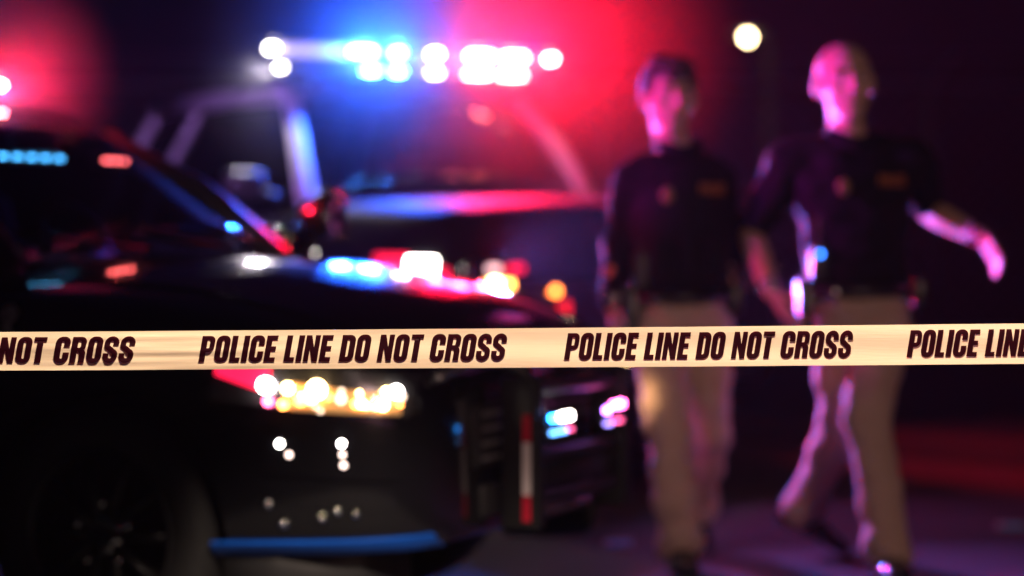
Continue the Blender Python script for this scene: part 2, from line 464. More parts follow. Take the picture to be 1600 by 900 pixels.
def bil(a, b, c, d, bow, nx=12, ny=8, th=.006):
    """curved glass pane between four corners (a-b lower edge, d-c upper), bowed along its normal, with thickness"""
    bm = bmesh.new(); n_ = (b - a).cross(d - a).normalized(); G = [[], []]
    for j in range(ny):
        for g in (0, 1): G[g].append([])
        for i in range(nx):
            s_, t = i / (nx - 1), j / (ny - 1)
            p = (a * (1 - s_) + b * s_) * (1 - t) + (d * (1 - s_) + c * s_) * t
            p = p + n_ * bow * (4 * s_ * (1 - s_)) ** .8
            G[0][j].append(bm.verts.new(p)); G[1][j].append(bm.verts.new(p - n_ * th))
    for g in (0, 1):
        for j in range(ny - 1):
            for i in range(nx - 1): bm.faces.new((G[g][j][i], G[g][j][i + 1], G[g][j + 1][i + 1], G[g][j + 1][i]))
    for i in range(nx - 1):
        for j in (0, ny - 1): bm.faces.new((G[0][j][i], G[0][j][i + 1], G[1][j][i + 1], G[1][j][i]))
    for j in range(ny - 1):
        for i in (0, nx - 1): bm.faces.new((G[0][j][i], G[0][j + 1][i], G[1][j + 1][i], G[1][j][i]))
    return bm

def cabin(root, Ab, At, Ct, Cb, xB, crown, pm, rm, pr_=.042, xt=None):
    V = Vector
    def p(q, s_): return V((q[0], q[1] * s_, q[2]))
    # roof: closed shell
    bm = bmesh.new(); nx, ny = 16, 15; T = []; Bt = []
    for i in range(nx):
        f = i / (nx - 1); x = At[0] + (Ct[0] - At[0]) * f
        edge = At[2] + (Ct[2] - At[2]) * f; cz = edge + crown * (.55 + .45 * math.sin(math.pi * min(1, max(0, f)) ** .9))
        hw = At[1] + .03; rt = []; rb = []
        for j in range(ny):
            t = -1 + 2 * j / (ny - 1)
            z = edge + (cz - edge) * (1 - abs(t) ** 2.4)
            bowx = .10 * (1 - t * t) * (1 - 2 * f)
            rt.append(bm.verts.new((x + bowx, hw * t, z + .012))); rb.append(bm.verts.new((x + bowx, hw * t * .985, z - .03)))
        T.append(rt); Bt.append(rb)
    for M_ in (T, Bt):
        for r0, r1 in zip(M_, M_[1:]):
            for k in range(ny - 1): bm.faces.new((r0[k], r0[k + 1], r1[k + 1], r1[k]))
    for i in range(nx - 1):
        for k in (0, ny - 1): bm.faces.new((T[i][k], T[i + 1][k], Bt[i + 1][k], Bt[i][k]))
    for k in range(ny - 1):
        for i in (0, nx - 1): bm.faces.new((T[i][k], T[i][k + 1], Bt[i][k + 1], Bt[i][k]))
    roof = obj('roof', bm, rm, root, autosmooth=40)
    for s_ in (1, -1):
        bm = bmesh.new()
        a0, a1 = p(Ab, s_), p(At, s_)
        mid = (a0 + a1) / 2 + V((.03, .015 * s_, .025))
        tube(bm, [a0 - V((0, 0, .06)), a0, mid, a1, a1 + V((-.08, 0, .015))], [pr_ * 1.1, pr_, pr_ * .92, pr_ * .85, .03], n=12, flat=.9)
        obj('front_pillar', bm, pm, root)
        bm = bmesh.new()
        ro = V((0, .03 * s_, -.005))
        tube(bm, [a1 + ro * .5, a1 + ro + V((-.12, 0, .01)), p(((At[0] + Ct[0]) / 2, At[1] + .015, (At[2] + Ct[2]) / 2 + .012), s_) + ro, p(Ct, s_) + ro], pr_ * .95, n=10)
        obj('roof_rail', bm, pm, root)
        bm = bmesh.new()
        tube(bm, [p(Ct, s_), p(Cb, s_), p(Cb, s_) - V((.03, 0, .08))], [.04, .075, .08], n=12, flat=.6)
        obj('rear_pillar', bm, pm, root)
        fb = (xB - Ab[0]) / (Cb[0] - Ab[0]); xt = xB - .06 if xt is None else xt
        Bb = V((xB, (Ab[1] + (Cb[1] - Ab[1]) * fb) * s_, Ab[2] + (Cb[2] - Ab[2]) * fb))
        Btp = V((xt, (At[1] + .01) * s_, At[2] + (Ct[2] - At[2]) * ((xt - At[0]) / (Ct[0] - At[0]))))
        bm = bmesh.new(); tube(bm, [Bb - V((0, 0, .06)), Bb, Btp], [.045, .04, .03], n=10, flat=.7)
        obj('centre_pillar', bm, pm, root)
        bw = .03 * (1 if s_ < 0 else -1)
        obj('side_window', bil(p(Ab, s_) - V((.05, 0, .02)), Bb, Btp, p(At, s_) - V((.02, 0, 0)), bw), side_win, root)
        obj('side_window', bil(Bb, p(Cb, s_), p(Ct, s_), Btp, bw), side_win, root)
    obj('windshield', bil(p(Ab, -1), p(Ab, 1), p(At, 1), p(At, -1), .13, nx=20, ny=10), win, root)
    obj('rear_window', bil(p(Cb, -1), p(Cb, 1), p(Ct, 1), p(Ct, -1), -.08, nx=16), side_win, root)
    # seats and dashboard
    for s_ in (1, -1):
        sx = Ab[0] - 1.0
        bm = bmesh.new()
        rot = Matrix.Rotation(R(-14), 3, 'Y')
        box(bm, (sx, .38 * s_, Ab[2] - .02), (.14, .46, .5), .05, rot)
        box(bm, (sx - .08, .38 * s_, Ab[2] + .30), (.09, .24, .15), .04, rot)
        for q in (-.06, .06): tube(bm, [(sx - .05, .38 * s_ + q, Ab[2] + .18), (sx - .075, .38 * s_ + q, Ab[2] + .27)], .008, n=6)
        obj('seat', bm, interior, root)
    bm = bmesh.new(); box(bm, (Ab[0] - .28, 0, Ab[2] - .04), (.3, Ab[1] * 1.7, .12), .04)
    obj('dashboard', bm, interior, root)
    bm = bmesh.new()
    rot = Matrix.Rotation(R(65), 3, 'Y'); c = V((Ab[0] - .55, .38, Ab[2] + .02))
    ring = [c + rot @ V((.19 * math.cos(t), .19 * math.sin(t), 0)) for t in [2 * math.pi * k / 28 for k in range(29)]]
    tube(bm, ring, .014, n=8, cap=False)
    tube(bm, [c + rot @ V((0, -.18, 0)), c + rot @ V((0, .18, 0))], .016, n=6)
    tube(bm, [c, c + V((.25, 0, -.08))], .03, n=8)
    obj('steering_wheel', bm, plastic, root)
    bm = bmesh.new(); box(bm, (At[0] + .12, 0, At[2] - .02), (.03, .24, .07), .012)
    tube(bm, [(At[0] + .12, 0, At[2]), (At[0] + .05, 0, At[2] + .04)], .008, n=6)
    obj('rear_view_mirror', bm, plastic, root)
    return roof

def area(parent, loc, aim, sx, sy, col, watts, spread=180):
    l = bpy.data.lights.new('lamp_light', 'AREA'); l.shape = 'RECTANGLE'; l.size = sx; l.size_y = sy
    l.energy = watts; l.color = col; l.spread = R(spread)
    o = bpy.data.objects.new('lamp_light', l); COL.objects.link(o); o.parent = parent
    o.location = loc; o.rotation_euler = Vector(aim).to_track_quat('-Z', 'Y').to_euler()
    return o

def light_bar(root, c, half, lamps, tilt=0):
    """lamps: (y0, y1, row, material, name)"""
    bm = bmesh.new()
    box(bm, (0, 0, -.095), (.26, half * 2, .03), .012)
    box(bm, (-.03, 0, -.005), (.12, half * 2 - .1, .15), .02)
    box(bm, (0, 0, .087), (.27, half * 2 - .02, .022), .01)
    for s_ in (-1, 1): box(bm, (0, s_ * half * .72, -.125), (.12, .09, .05), .012)
    bar = obj('light_bar', bm, plastic, root, autosmooth=35); bar.location = c
    for (y0, y1, row, m_, nm, dp) in lamps:
        bm = bmesh.new()
        zc, hh = ((.04, .022) if row == 0 else (-.055, .012) if row == 1 else (.035, .05))
        box(bm, (.085 + dp, (y0 + y1) / 2, zc), (.07, y1 - y0, hh), .011)
        obj(nm, bm, m_, bar)
    # clear dome
    return bar

def mirror_unit(root, x, y, z, s_, m_):
    bm = bmesh.new()
    box(bm, (0, 0, 0), (.11, .2, .14), .04, seg=3)
    tube(bm, [(0, -.06 * s_, -.03), (.01, -.2 * s_, -.06)], [.03, .035], n=8, flat=.6)
    o = obj('door_mirror', bm, m_, root); o.location = (x, y * s_, z)
    bm = bmesh.new(); box(bm, (-.057, 0, 0), (.008, .165, .11), .003)
    obj('mirror_glass', bm, chrome, o, autosmooth=30)

# ---------- car 1: black patrol sedan, three-quarter front, on the left
c1 = Car([(-4.06, .68, .48, .84, .88), (-4.0, .80, .42, .93, .97), (-3.8, .89, .36, .99, 1.03), (-3.3, .935, .28, 1.02, 1.06), (-2.0, .95, .24, 1.0, 1.03), (-.6, .95, .24, 1.0, 1.06),
          (-.3, .95, .25, 1.02, 1.10), (.2, .945, .28, 1.0, 1.09), (.55, .92, .32, .95, 1.04), (.78, .87, .33, .89, .98), (.9, .80, .34, .83, .90), (.955, .73, .345, .77, .83), (.985, .66, .36, .72, .76)])
car1 = empty('patrol_sedan', (-.81, 7.34, 0), R(-25))
tag(car1, 'black patrol sedan with a push bumper and lit headlamp at the left, behind the tape', 'police car')
b1 = obj('body', c1.body(), paint_black, car1)
cut_arches(b1, (.09, -2.9), .405, .58, .365)
for ax in (.09, -2.9):
    for s_ in (1, -1): make_wheel(car1, ax, s_, .80 * s_, .36, .24)
roof1 = cabin(car1, (-.32, .74, 1.07), (-.9, .58, 1.47), (-2.35, .58, 1.47), (-3.0, .74, 1.03), -1.55, .035, mat('satin_pillar_paint', (.02, .02, .024), .42, coat=.3), paint_black, .06)
for s_ in (1, -1):
    for xa, xb in ((-.55, -1.52), (-1.56, -2.42)):
        d = obj('door', c1.patch(xa, xb, (.36, .36), (.965, .965), s_, -.004, .004), paint_black, car1, autosmooth=30)
        bm = bmesh.new(); q = c1.on(xb + .18, .88, s_, .03)
        tube(bm, [q + Vector((.1, -.03 * s_, 0)), q + Vector((.08, 0, 0)), q + Vector((-.08, 0, 0)), q + Vector((-.1, -.03 * s_, 0))], .012, n=8)
        obj('handle', bm, plastic, d)
    mirror_unit(car1, -.42, 1.0, 1.12, s_, paint_black)
    # headlamp: dark tray, bulbs, lens
    hl = obj('headlamp', c1.patch(.46, .94, (.735, .695), (.85, .80), s_, -.004, .006, nx=24), mat('headlamp_tray', (.4, .4, .42), .22, metal=.9, var=.3, scale=30), car1, autosmooth=30)
    obj('lens', c1.patch(.45, .943, (.73, .69), (.855, .805), s_, .008, .04, nx=24), clear, hl, autosmooth=30)
    if s_ < 0:
        rr_ = random.Random(11)
        bulbs = [(.60, .775, .014, E_white, 'bulb'), (.665, .768, .010, E_warm, 'bulb'), (.745, .765, .017, E_warm, 'bulb'), (.93, .757, .011, E_white, 'bulb'), (.61, .735, .008, emi('lit_rose_lamp', (1, .1, .25), 20), 'bulb'), (.655, .728, .008, E_amber, 'bulb')]
        wm = [E_warm, E_amber, emi('soft_warm_lamp', (1, .7, .4), 12), emi('faint_warm_lamp', (1, .75, .55), 5)]
        for q_ in range(22):
            x_ = rr_.uniform(.70, .945); bulbs.append((x_, rr_.uniform(.705, .785 - (x_ - .7) * .12), rr_.uniform(.0035, .0095), rr_.choice(wm), 'bulb'))
        for (x, z, r_, m_, nm) in bulbs:
            bm = bmesh.new(); r_ *= 1.35; ellipsoid(bm, c1.on(.47 + (x - .44) * .9, z, s_, .018), (r_, r_, r_), u=12, v=8)
            obj(nm, bm, m_, hl)
        obj('reflector', c1.patch(.68, .925, (.715, .70), (.785, .75), s_, .0065, .012, nx=10), emi('lit_reflector', (1, .5, .16), .5), hl)  # bulb light on the reflector painted in as emission
        obj('side_marker', c1.patch(.47, .62, (.80, .755), (.835, .83), s_, .0065, .012, nx=8), E_dimred, hl)
    else:
        for (x, z, r_) in ((.7, .76, .016), (.82, .74, .016)):
            bm = bmesh.new(); ellipsoid(bm, c1.on(x, z, s_, .018), (r_, r_, r_), u=12, v=8)
            obj('bulb', bm, E_warm, hl)
    obj('bumper_trim', c1.patch(.45, .975, (.338, .358), (.366, .388), s_, .0, .014, nx=20, nu=4), mat('blue_trim', (.004, .085, .5), .35, coat=.5, var=.15, scale=12), car1, autosmooth=30)  # blue band paints a reflection onto the bumper lip
    # lower corner panel with emissive dots that paint chrome glints
    fl = obj('fog_lamp', c1.patch(.60, .93, (.55, .53), (.65, .63), s_, -.004, .006), paint_black, car1, autosmooth=30)
    for (x, z, r_, e) in ((.655, .628, .0075, E_white), (.68, .60, .0065, emi('dim_white_lamp', (1, .75, .65), 7)), (.81, .63, .0075, E_white), (.812, .602, .006, MATS['dim_white_lamp']), (.815, .575, .0065, MATS['dim_white_lamp'])):
        bm = bmesh.new(); ellipsoid(bm, c1.on(x, z, s_, .009), (r_, r_, r_), u=10, v=8)
        obj('bulb', bm, e, fl)
    for (x, z) in ((.62, .47), (.80, .455), (.84, .45), (.76, .44), (.66, .42)):
        bm = bmesh.new(); ellipsoid(bm, c1.on(x, z, s_, .004), (.011, .011, .011), u=10, v=8)
        obj('bolt', bm, chrome, car1)
    # tail lamp
    obj('tail_lamp', c1.patch(-3.97, -3.75, (.80, .78), (.93, .95), s_, -.004, .012), mat('red_lens', (.35, .01, .015), .15, coat=1), car1, autosmooth=30)
    bm = bmesh.new()
    tube(bm, [(.47, .86 * s_, .26), (.62, .84 * s_, .265), (.80, .75 * s_, .28), (.88, .62 * s_, .30)], [.03, .03, .026, .016], n=12, flat=2.9)
    obj('air_dam', bm, plastic, car1)  # added skirt that hides the lit ground under the bumper
# front grille, trim
area(car1, (.74, .95, .78), (-.05, .5, -.2), .06, .05, (1, .62, .3), .2, 24)  # added unseen light that warms the first officer's leg
bm = bmesh.new()
box(bm, (.985, 0, .62), (.03, .9, .17), .012); g = obj('grille', bm, plastic, car1, autosmooth=30)
for k in range(4):
    bm = bmesh.new(); box(bm, (1.004, 0, .56 + .04 * k), (.014, .84, .012), .004); obj('slat', bm, satin, g, autosmooth=30)
bm = bmesh.new(); box(bm, (.985, 0, .44), (.026, .8, .09), .012); obj('lower_intake', bm, plastic, car1, autosmooth=30)
bm = bmesh.new()
tr = [Vector((.945 + .035 * (1 - (y / .62) ** 2), y, .835 - .06 * (y / .62) ** 2)) + Vector((.012, 0, .012)) for y in [-.62 + 1.24 * i / 20 for i in range(21)]]
tube(bm, tr, .016, n=8, flat=.7); obj('hood_trim', bm, satin, car1)
# hood shut line ribs and wipers
for s_ in (1, -1):
    bm = bmesh.new()
    pts = [c1.pt(x, .835 - .02 * (x + .3), s_) + Vector((0, 0, .004)) for x in [-.28 + 1.15 * i / 18 for i in range(19)]]
    tube(bm, pts, [.004 + .010 * math.sin(math.pi * i / 18) for i in range(19)], n=8, flat=.6); obj('hood_crease', bm, paint_black, car1)
    bm = bmesh.new()
    tube(bm, [(-.26, .1 + .25 * s_, 1.115), (-.33, -.2 + .25 * s_, 1.15), (-.36, -.42 + .25 * s_, 1.17)], [.012, .009, .006], n=6); obj('wiper', bm, plastic, car1)
# push bumper
pb_m = mat('push_bumper_steel', (.02, .02, .022), .4, metal=.3, var=.2, scale=12)
bm = bmesh.new()
for s_ in (1, -1):
    for a, b, cx in ((.36, .78, 1.07),):
        box(bm, (cx, .31 * s_, (a + b) / 2), (.12, .05, b - a), .015)
    tube(bm, [(1.10, .31 * s_, .74), (1.08, .33 * s_, .80), (1.02, .36 * s_, .83)], .025, n=10)
for z in (.44, .56, .74): tube(bm, [(1.09, -.31, z), (1.115, 0, z), (1.09, .31, z)], .022, n=10)
box(bm, (1.08, 0, .50), (.05, .56, .07), .012)
pb = obj('push_bumper', bm, pb_m, car1, autosmooth=40)
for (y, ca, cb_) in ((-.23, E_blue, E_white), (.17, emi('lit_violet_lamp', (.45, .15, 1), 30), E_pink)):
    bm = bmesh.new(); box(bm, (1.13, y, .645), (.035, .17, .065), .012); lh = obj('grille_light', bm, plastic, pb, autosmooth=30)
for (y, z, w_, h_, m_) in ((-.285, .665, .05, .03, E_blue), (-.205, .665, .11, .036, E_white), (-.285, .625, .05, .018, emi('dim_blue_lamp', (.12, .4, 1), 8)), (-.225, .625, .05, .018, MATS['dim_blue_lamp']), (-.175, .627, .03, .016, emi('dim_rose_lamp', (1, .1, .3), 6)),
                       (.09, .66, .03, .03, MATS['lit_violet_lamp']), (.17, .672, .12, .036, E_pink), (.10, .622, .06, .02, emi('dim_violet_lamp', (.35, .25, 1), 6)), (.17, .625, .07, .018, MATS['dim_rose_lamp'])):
    bm = bmesh.new(); box(bm, (1.153, y, z), (.012, w_ * .62, h_ * .5), .002); obj('lamp', bm, m_, pb)  # dim lower pieces paint reflections of the lamps above them
for (a, b, m_) in ((.385, .455, mat('red_reflective', (.55, .01, .04), .35, coat=.4)), (.457, .60, mat('white_reflective', (.75, .68, .7), .35, coat=.4)), (.602, .675, MATS['red_reflective'])):
    for s_ in (-1, 1):
        bm = bmesh.new(); box(bm, (1.095, .3375 * s_, (a + b) / 2), (.022, .004, b - a), .0); obj('reflective_strip', bm, m_, pb, smooth=False)
# spotlight by the driver's pillar
bm = bmesh.new()
rg = lathe(bm, [(.02, -.09), (.06, -.075), (.082, -.02), (.085, .03), (.078, .035)], n=24, axis='Z'); bm.faces.new(rg[0]); bm.faces.new(rg[-1])
bmesh.ops.transform(bm, matrix=Matrix.Rotation(R(80), 4, 'Y'), verts=bm.verts)
tube(bm, [(-.03, 0, -.06), (-.06, -.03, -.12), (-.1, -.08, -.15)], .014, n=8)
sp = obj('spotlight', bm, mat('spotlight_shell', (.03, .03, .03), .2, coat=1), car1, autosmooth=40); sp.location = (-.20, .86, 1.22)
bm = bmesh.new(); ellipsoid(bm, (.035, 0, 0), (.02, .072, .072)); obj('lens', bm, chrome, sp)
# dark-white numeral on the front fender
bm, w_ = text_mesh('3', .11, shear=.05)
fx, fz = -.20, .86
bmesh.ops.transform(bm, matrix=Matrix.Translation((-w_ / 2, 0, 0)), verts=bm.verts)
for v in bm.verts:
    q = c1.on(fx + v.co.x, fz + v.co.z, -1, .004); v.co = q
obj('numeral', bm, mat('pale_decal', (.75, .68, .66), .5), car1)
# roof light bar (its right-hand end just reaches into the photograph)
lb1 = light_bar(car1, (-1.38, 0, 1.63), .56, [(-.54, -.40, 0, EB_blue, 'blue_lamp', 0), (-.30, -.16, 0, EB_blue, 'blue_lamp', 0), (-.03, .1, 0, E_white, 'white_lamp', 0), (.24, .34, 0, EB_red, 'red_lamp', 0), (.43, .50, 0, EB_red, 'red_lamp', 0), (.43, .50, 1, EB_red, 'red_lamp', 0)])
area(lb1, (.135, .40, .04), (1, .25, .1), .2, .03, (1, .004, .04), 32, 170)
area(lb1, (.140, -.05, .04), (1, .47, -.02), .2, .03, (1, .0, .2), 17, 40)  # added beam aimed at the officers' faces
area(lb1, (.140, -.25, .04), (1, .55, -.02), .1, .03, (.2, .03, 1), 12, 40)  # added blue beam, also for the officers' faces
area(lb1, (0, .58, .0), (-.3, 1, -.02), .15, .05, (.5, .2, 1), 16, 70)  # added violet beam that tints the pickup's door frame
area(lb1, (.135, -.35, .04), (1, 0, .3), .2, .03, (.04, .2, 1), 30, 95)
# visor lights inside the windshield top
for (y0, y1, m_, nm) in ((-.20, .17, emi('visor_blue', (.08, .5, 1), 16), 'visor_light'), (.37, .53, emi('visor_red', (1, .12, .12), 36), 'visor_light')):
    bm = bmesh.new(); box(bm, (-.80, (y0 + y1) / 2, 1.405), (.04, y1 - y0 + .03, .045), .012); vl = obj(nm, bm, plastic, car1)
    nl = 5 if y0 < 0 else 3
    for k in range(nl):
        bm = bmesh.new(); y = y0 + (y1 - y0) * (k + .5) / nl
        box(bm, (-.778, y, 1.405), (.012, (y1 - y0) / nl * .45, .010), .003); obj('lamp', bm, m_, vl)

# ---------- car 2: dark pickup with white doors and roof, behind
c2 = Car([(-4.15, .86, .56, 1.05, 1.08), (-4.08, .93, .48, 1.15, 1.17), (-3.8, .965, .42, 1.19, 1.21), (-3, .985, .36, 1.2, 1.22), (-1.2, .985, .35, 1.2, 1.23), (-.6, .985, .36, 1.25, 1.31), (-.35, .985, .37, 1.28, 1.32),
          (.2, .975, .40, 1.285, 1.32), (.6, .955, .42, 1.275, 1.315), (.84, .915, .43, 1.26, 1.30), (.95, .865, .44, 1.22, 1.26), (1.0, .80, .46, 1.10, 1.15)])
car2 = empty('patrol_pickup', (-.02, 11.58, 0), R(-60))
tag(car2, 'tall black and white patrol pickup with a blazing roof light bar, behind the sedan', 'police car')
b2 = obj('body', c2.body(), paint_dull, car2)
cut_arches(b2, (0, -2.95), .45, .6, .41)
for ax in (0, -2.95):
    for s_ in (1, -1): make_wheel(car2, ax, s_, .83 * s_, .40, .27)
roof2 = cabin(car2, (-.55, .80, 1.31), (-1.05, .66, 1.84), (-2.75, .66, 1.84), (-3.4, .80, 1.21), -2.70, .08, paint_white, paint_white, .05, -2.12)
for s_ in (1, -1):
    for xa, xb in ((-.62, -1.62), (-1.66, -2.48)):
        d = obj('door', c2.patch(xa, xb, (.48, .48), (1.17, 1.17), s_, -.004, .005), paint_white, car2, autosmooth=30)
        bm = bmesh.new(); q = c2.on(xb + .2, 1.05, s_, .035)
        tube(bm, [q + Vector((.1, -.03 * s_, 0)), q + Vector((.08, 0, 0)), q + Vector((-.08, 0, 0)), q + Vector((-.1, -.03 * s_, 0))], .013, n=8)
        obj('handle', bm, plastic, d)
    mirror_unit(car2, -.62, 1.10, 1.38, s_, plastic)
    hl = obj('headlamp', c2.patch(.42, .985, (.94, .90), (1.07, 1.02) if False else (1.08, .985), s_, -.004, .006, nx=24), MATS['headlamp_tray'], car2, autosmooth=30)
    obj('lens', c2.patch(.41, .988, (.935, .895), (1.085, .99), s_, .008, .04, nx=24), clear, hl, autosmooth=30)
    if s_ < 0:
        for (xa, xb, za, zb_, m_) in ((.50, .75, .955, 1.055, E_dimred), (.76, .91, .955, 1.04, E_white), (.74, .93, .905, .935, emi('cream_lamp', (1, .8, .6), 6)), (.915, .96, .955, 1.0, E_dimred)):
            obj('lamp', c2.patch(xa, xb, (za, za), (zb_, zb_), s_, .0065, .014, nx=8), m_, hl, autosmooth=30)
    bm = bmesh.new(); box(bm, (.985, .66 * s_, .965), (.07, .3, .15), .03, Matrix.Rotation(R(-12 * s_), 3, 'Z')); hf_ = obj('headlamp_front', bm, MATS['headlamp_tray'], hl, autosmooth=35)
    if s_ < 0:
        for (y, z, w__, h__, m_) in ((-.715, .935, .03, .03, E_amber), (-.65, .935, .045, .034, E_warm), (-.585, .932, .03, .03, E_amber), (-.66, 1.0, .06, .025, emi('dim_rosy_lamp', (1, .55, .6), 3)), (-.55, 1.0, .07, .03, E_dimred), (-.75, .985, .05, .05, E_dimred)):
            bm = bmesh.new(); box(bm, (1.026 + .21 * (-.66 - y) * -1 * .2, y, z), (.014, w__, h__), .004); obj('lamp', bm, m_, hl)
    obj('tail_lamp', c2.patch(-4.1, -3.92, (.8, .8), (1.12, 1.12), s_, -.004, .012), MATS['red_lens'], car2, autosmooth=30)
bm = bmesh.new(); box(bm, (1.0, 0, .80), (.03, 1.2, .26), .015); g = obj('grille', bm, plastic, car2, autosmooth=30)
for k in range(4):
    bm = bmesh.new(); box(bm, (1.02, 0, .71 + .06 * k), (.016, 1.1, .016), .005); obj('slat', bm, chrome, g, autosmooth=30)
bm = bmesh.new(); ellipsoid(bm, (1.045, -.36, .90), (.012, .019, .019)); obj('lamp', bm, emi('lit_orange_lamp', (1, .2, .03), 14), g)
bm = bmesh.new(); box(bm, (1.04, -.31, .79), (.016, .045, .13), .006); obj('lamp', bm, emi('grille_red', (1, .015, .03), 1.6), g)
bm = bmesh.new(); box(bm, (1.0, 0, .56), (.07, 1.5, .13), .03); obj('front_bumper', bm, plastic, car2, autosmooth=30)
lb2 = light_bar(car2, (-.98, 0, 2.02), .86, [(-.845, -.815, 0, E_white, 'white_lamp', 0), (-.79, -.775, 1, E_white, 'white_lamp', 0), (-.79, -.43, 2, emi('dim_scene_lamp', (.9, .8, 1), .7), 'white_lamp', 0),  # dim strip paints light on the pale housing as emission
    (-.385, -.27, 0, EB_blue, 'blue_lamp', 0), (-.15, -.11, 0, EB_blue, 'blue_lamp', 0), (-.31, -.25, 1, EB_blue, 'blue_lamp', 0), (-.15, -.11, 1, EB_blue, 'blue_lamp', 0),  # second-row pieces here and below paint the bar's reflection in the roof
    (.065, .105, 0, E_white, 'white_lamp', 0), (.065, .105, 1, E_white, 'white_lamp', 0),
    (.29, .41, 0, EB_red, 'red_lamp', 0), (.50, .61, 0, EB_red, 'red_lamp', 0), (.28, .39, 1, EB_red, 'red_lamp', 0), (.48, .60, 1, EB_red, 'red_lamp', 0),
    (.775, .80, 0, E_white, 'white_lamp', -.02)])
for y in (-.33, -.13):
    area(lb2, (.135, y, .04), (.75, -.65, .05), .06, .02, (.01, .10, 1), 110, 150)       # wide wash
for y in (.35, .555):
    area(lb2, (.135, y, .04), (.95, .12, .1), .08, .02, (1, .001, .03), 140, 150)
area(lb2, (.135, .085, .04), (1, .12, .1), .03, .02, (1, .8, .85), 1.5, 120)
area(lb2, (.02, -.88, -.02), (.8, -.35, -1), .04, .03, (1, .88, .95), 9, 150)
for (y, z, c_, w__) in ((-.70, 1.03, (1, .01, .04), 75), (-.60, 1.03, (.03, .16, 1), 125)): area(car2, (1.065, y, z), (1, .06, .2), .07, .03, c_, w__, 85)  # added red and blue beams aimed at the officers
# added strobes, unseen behind the first officer, to light the officers' legs
for (y, m_, c_, w__) in ((.22, E_blue, (.03, .2, 1), 7), (.40, E_red, (1, .005, .06), 8)):
    bm = bmesh.new(); box(bm, (1.03, y, .86), (.03, .13, .04), .008); gl_ = obj('grille_light', bm, plastic, g, autosmooth=30)
    area(gl_, (1.052, y, .86), (1, .1, .0), .11, .03, c_, w__, 120)

mc = car2.matrix_basis @ Vector((-.84, -.25, 2.05)); bloom(mc, 1.1, 1.1, 1.0, .10, 'pale mist glowing blue in front of the pickup light bar')
mc = car2.matrix_basis @ Vector((-.84, .45, 2.05)); bloom(mc, 1.35, 1.35, 1.2, .14, 'pale mist glowing red in front of the pickup light bar')
mc = car1.matrix_basis @ Vector((-1.26, .36, 1.68)); bloom(mc, .50, .50, .5, .2, 'pale mist glowing red over the roof of the sedan')

# ------------------------------------------------------------------ background: lamp post and security fence
galv = mat('galvanised_steel', (.35, .35, .36), .5, metal=.7, var=.2, scale=20)
lp = P(1168, 60, 25)
post = empty('street_lamp', (lp.x + .25, 25.3, .128))
tag(post, 'lit warm street lamp on a slim pole far behind the two officers', 'street lamp')
hgt = lp.z - .128
bm = bmesh.new(); tube(bm, [(0, 0, 0), (0, 0, .3), (0, 0, .32), (0, 0, hgt + .1)], [.09, .09, .06, .045], n=12)
tube(bm, [(0, 0, hgt + .1), (-.1, -.1, hgt + .17), (-.25, -.3, hgt + .16)], .03, n=8); obj('pole', bm, mat('dark_pole_paint', (.015, .015, .015), .7), post)
bm = bmesh.new(); rg = lathe(bm, [(.03, .16), (.08, .15), (.17, .08), (.18, .045), (.15, .045)], n=24, axis='Z', c=(-.25, -.3, hgt)); bm.faces.new(rg[0]); bm.faces.new(rg[-1])
obj('lamp_head', bm, galv, post, autosmooth=40)
bm = bmesh.new(); ellipsoid(bm, (-.25, -.3, hgt + .01), (.035, .035, .035)); obj('bulb', bm, emi('lit_street_bulb', (1, .74, .4), 50), post)
pl = bpy.data.lights.new('lamp_light', 'SPOT'); pl.energy = 4; pl.color = (1, .75, .45); pl.shadow_soft_size = .08; pl.spot_size = R(75); pl.spot_blend = .8
po = bpy.data.objects.new('lamp_light', pl); COL.objects.link(po); po.parent = post; po.location = (-.25, -.3, hgt - .1)

fence = empty('security_fence', (0, 22, .128))
tag(fence, 'tall chain link security fence with slanted tops in the dark behind', 'fence')
F0, F1 = -15.0, 15.0
px0 = P(1455, 130, 22).x; ftop = P(1455, 130, 22).z - .128
nposts = 0
x = px0 - 3.0 * 6
while x < 15:
    bm = bmesh.new(); tube(bm, [(x, 0, 0), (x, 0, ftop)], .045, n=10)
    tube(bm, [(x, 0, ftop), (x + .03, -.03, ftop + .04), (x + .2, -.15, ftop + .25)], .03, n=8)
    obj('post', bm, galv, fence); x += 3.0
for z in (.08, ftop - .02):
    bm = bmesh.new(); tube(bm, [(F0, -.05, z), (F1, -.05, z)], .028, n=8); obj('rail', bm, galv, fence)
for f in (.35, .65, .95):
    bm = bmesh.new(); tube(bm, [(F0 + .2 * f, -.03 - .12 * f, ftop + .04 + .21 * f), (F1, -.03 - .12 * f, ftop + .04 + .21 * f)], .004, n=5); obj('wire', bm, galv, fence)
bm = bmesh.new(); z0, z1 = .09, ftop - .04
x = F0 - 2.4
while x < F1:
    for s_ in (1, -1):
        a = Vector((x if s_ > 0 else x + (z1 - z0), -.012 * s_, z0)); b = Vector((x + (z1 - z0) if s_ > 0 else x, -.012 * s_, z1))
        if a.x > F0 and b.x > F0: tube(bm, [a, b], .003, n=4, cap=False)
    x += .16
obj('chain_mesh', bm, galv, fence)

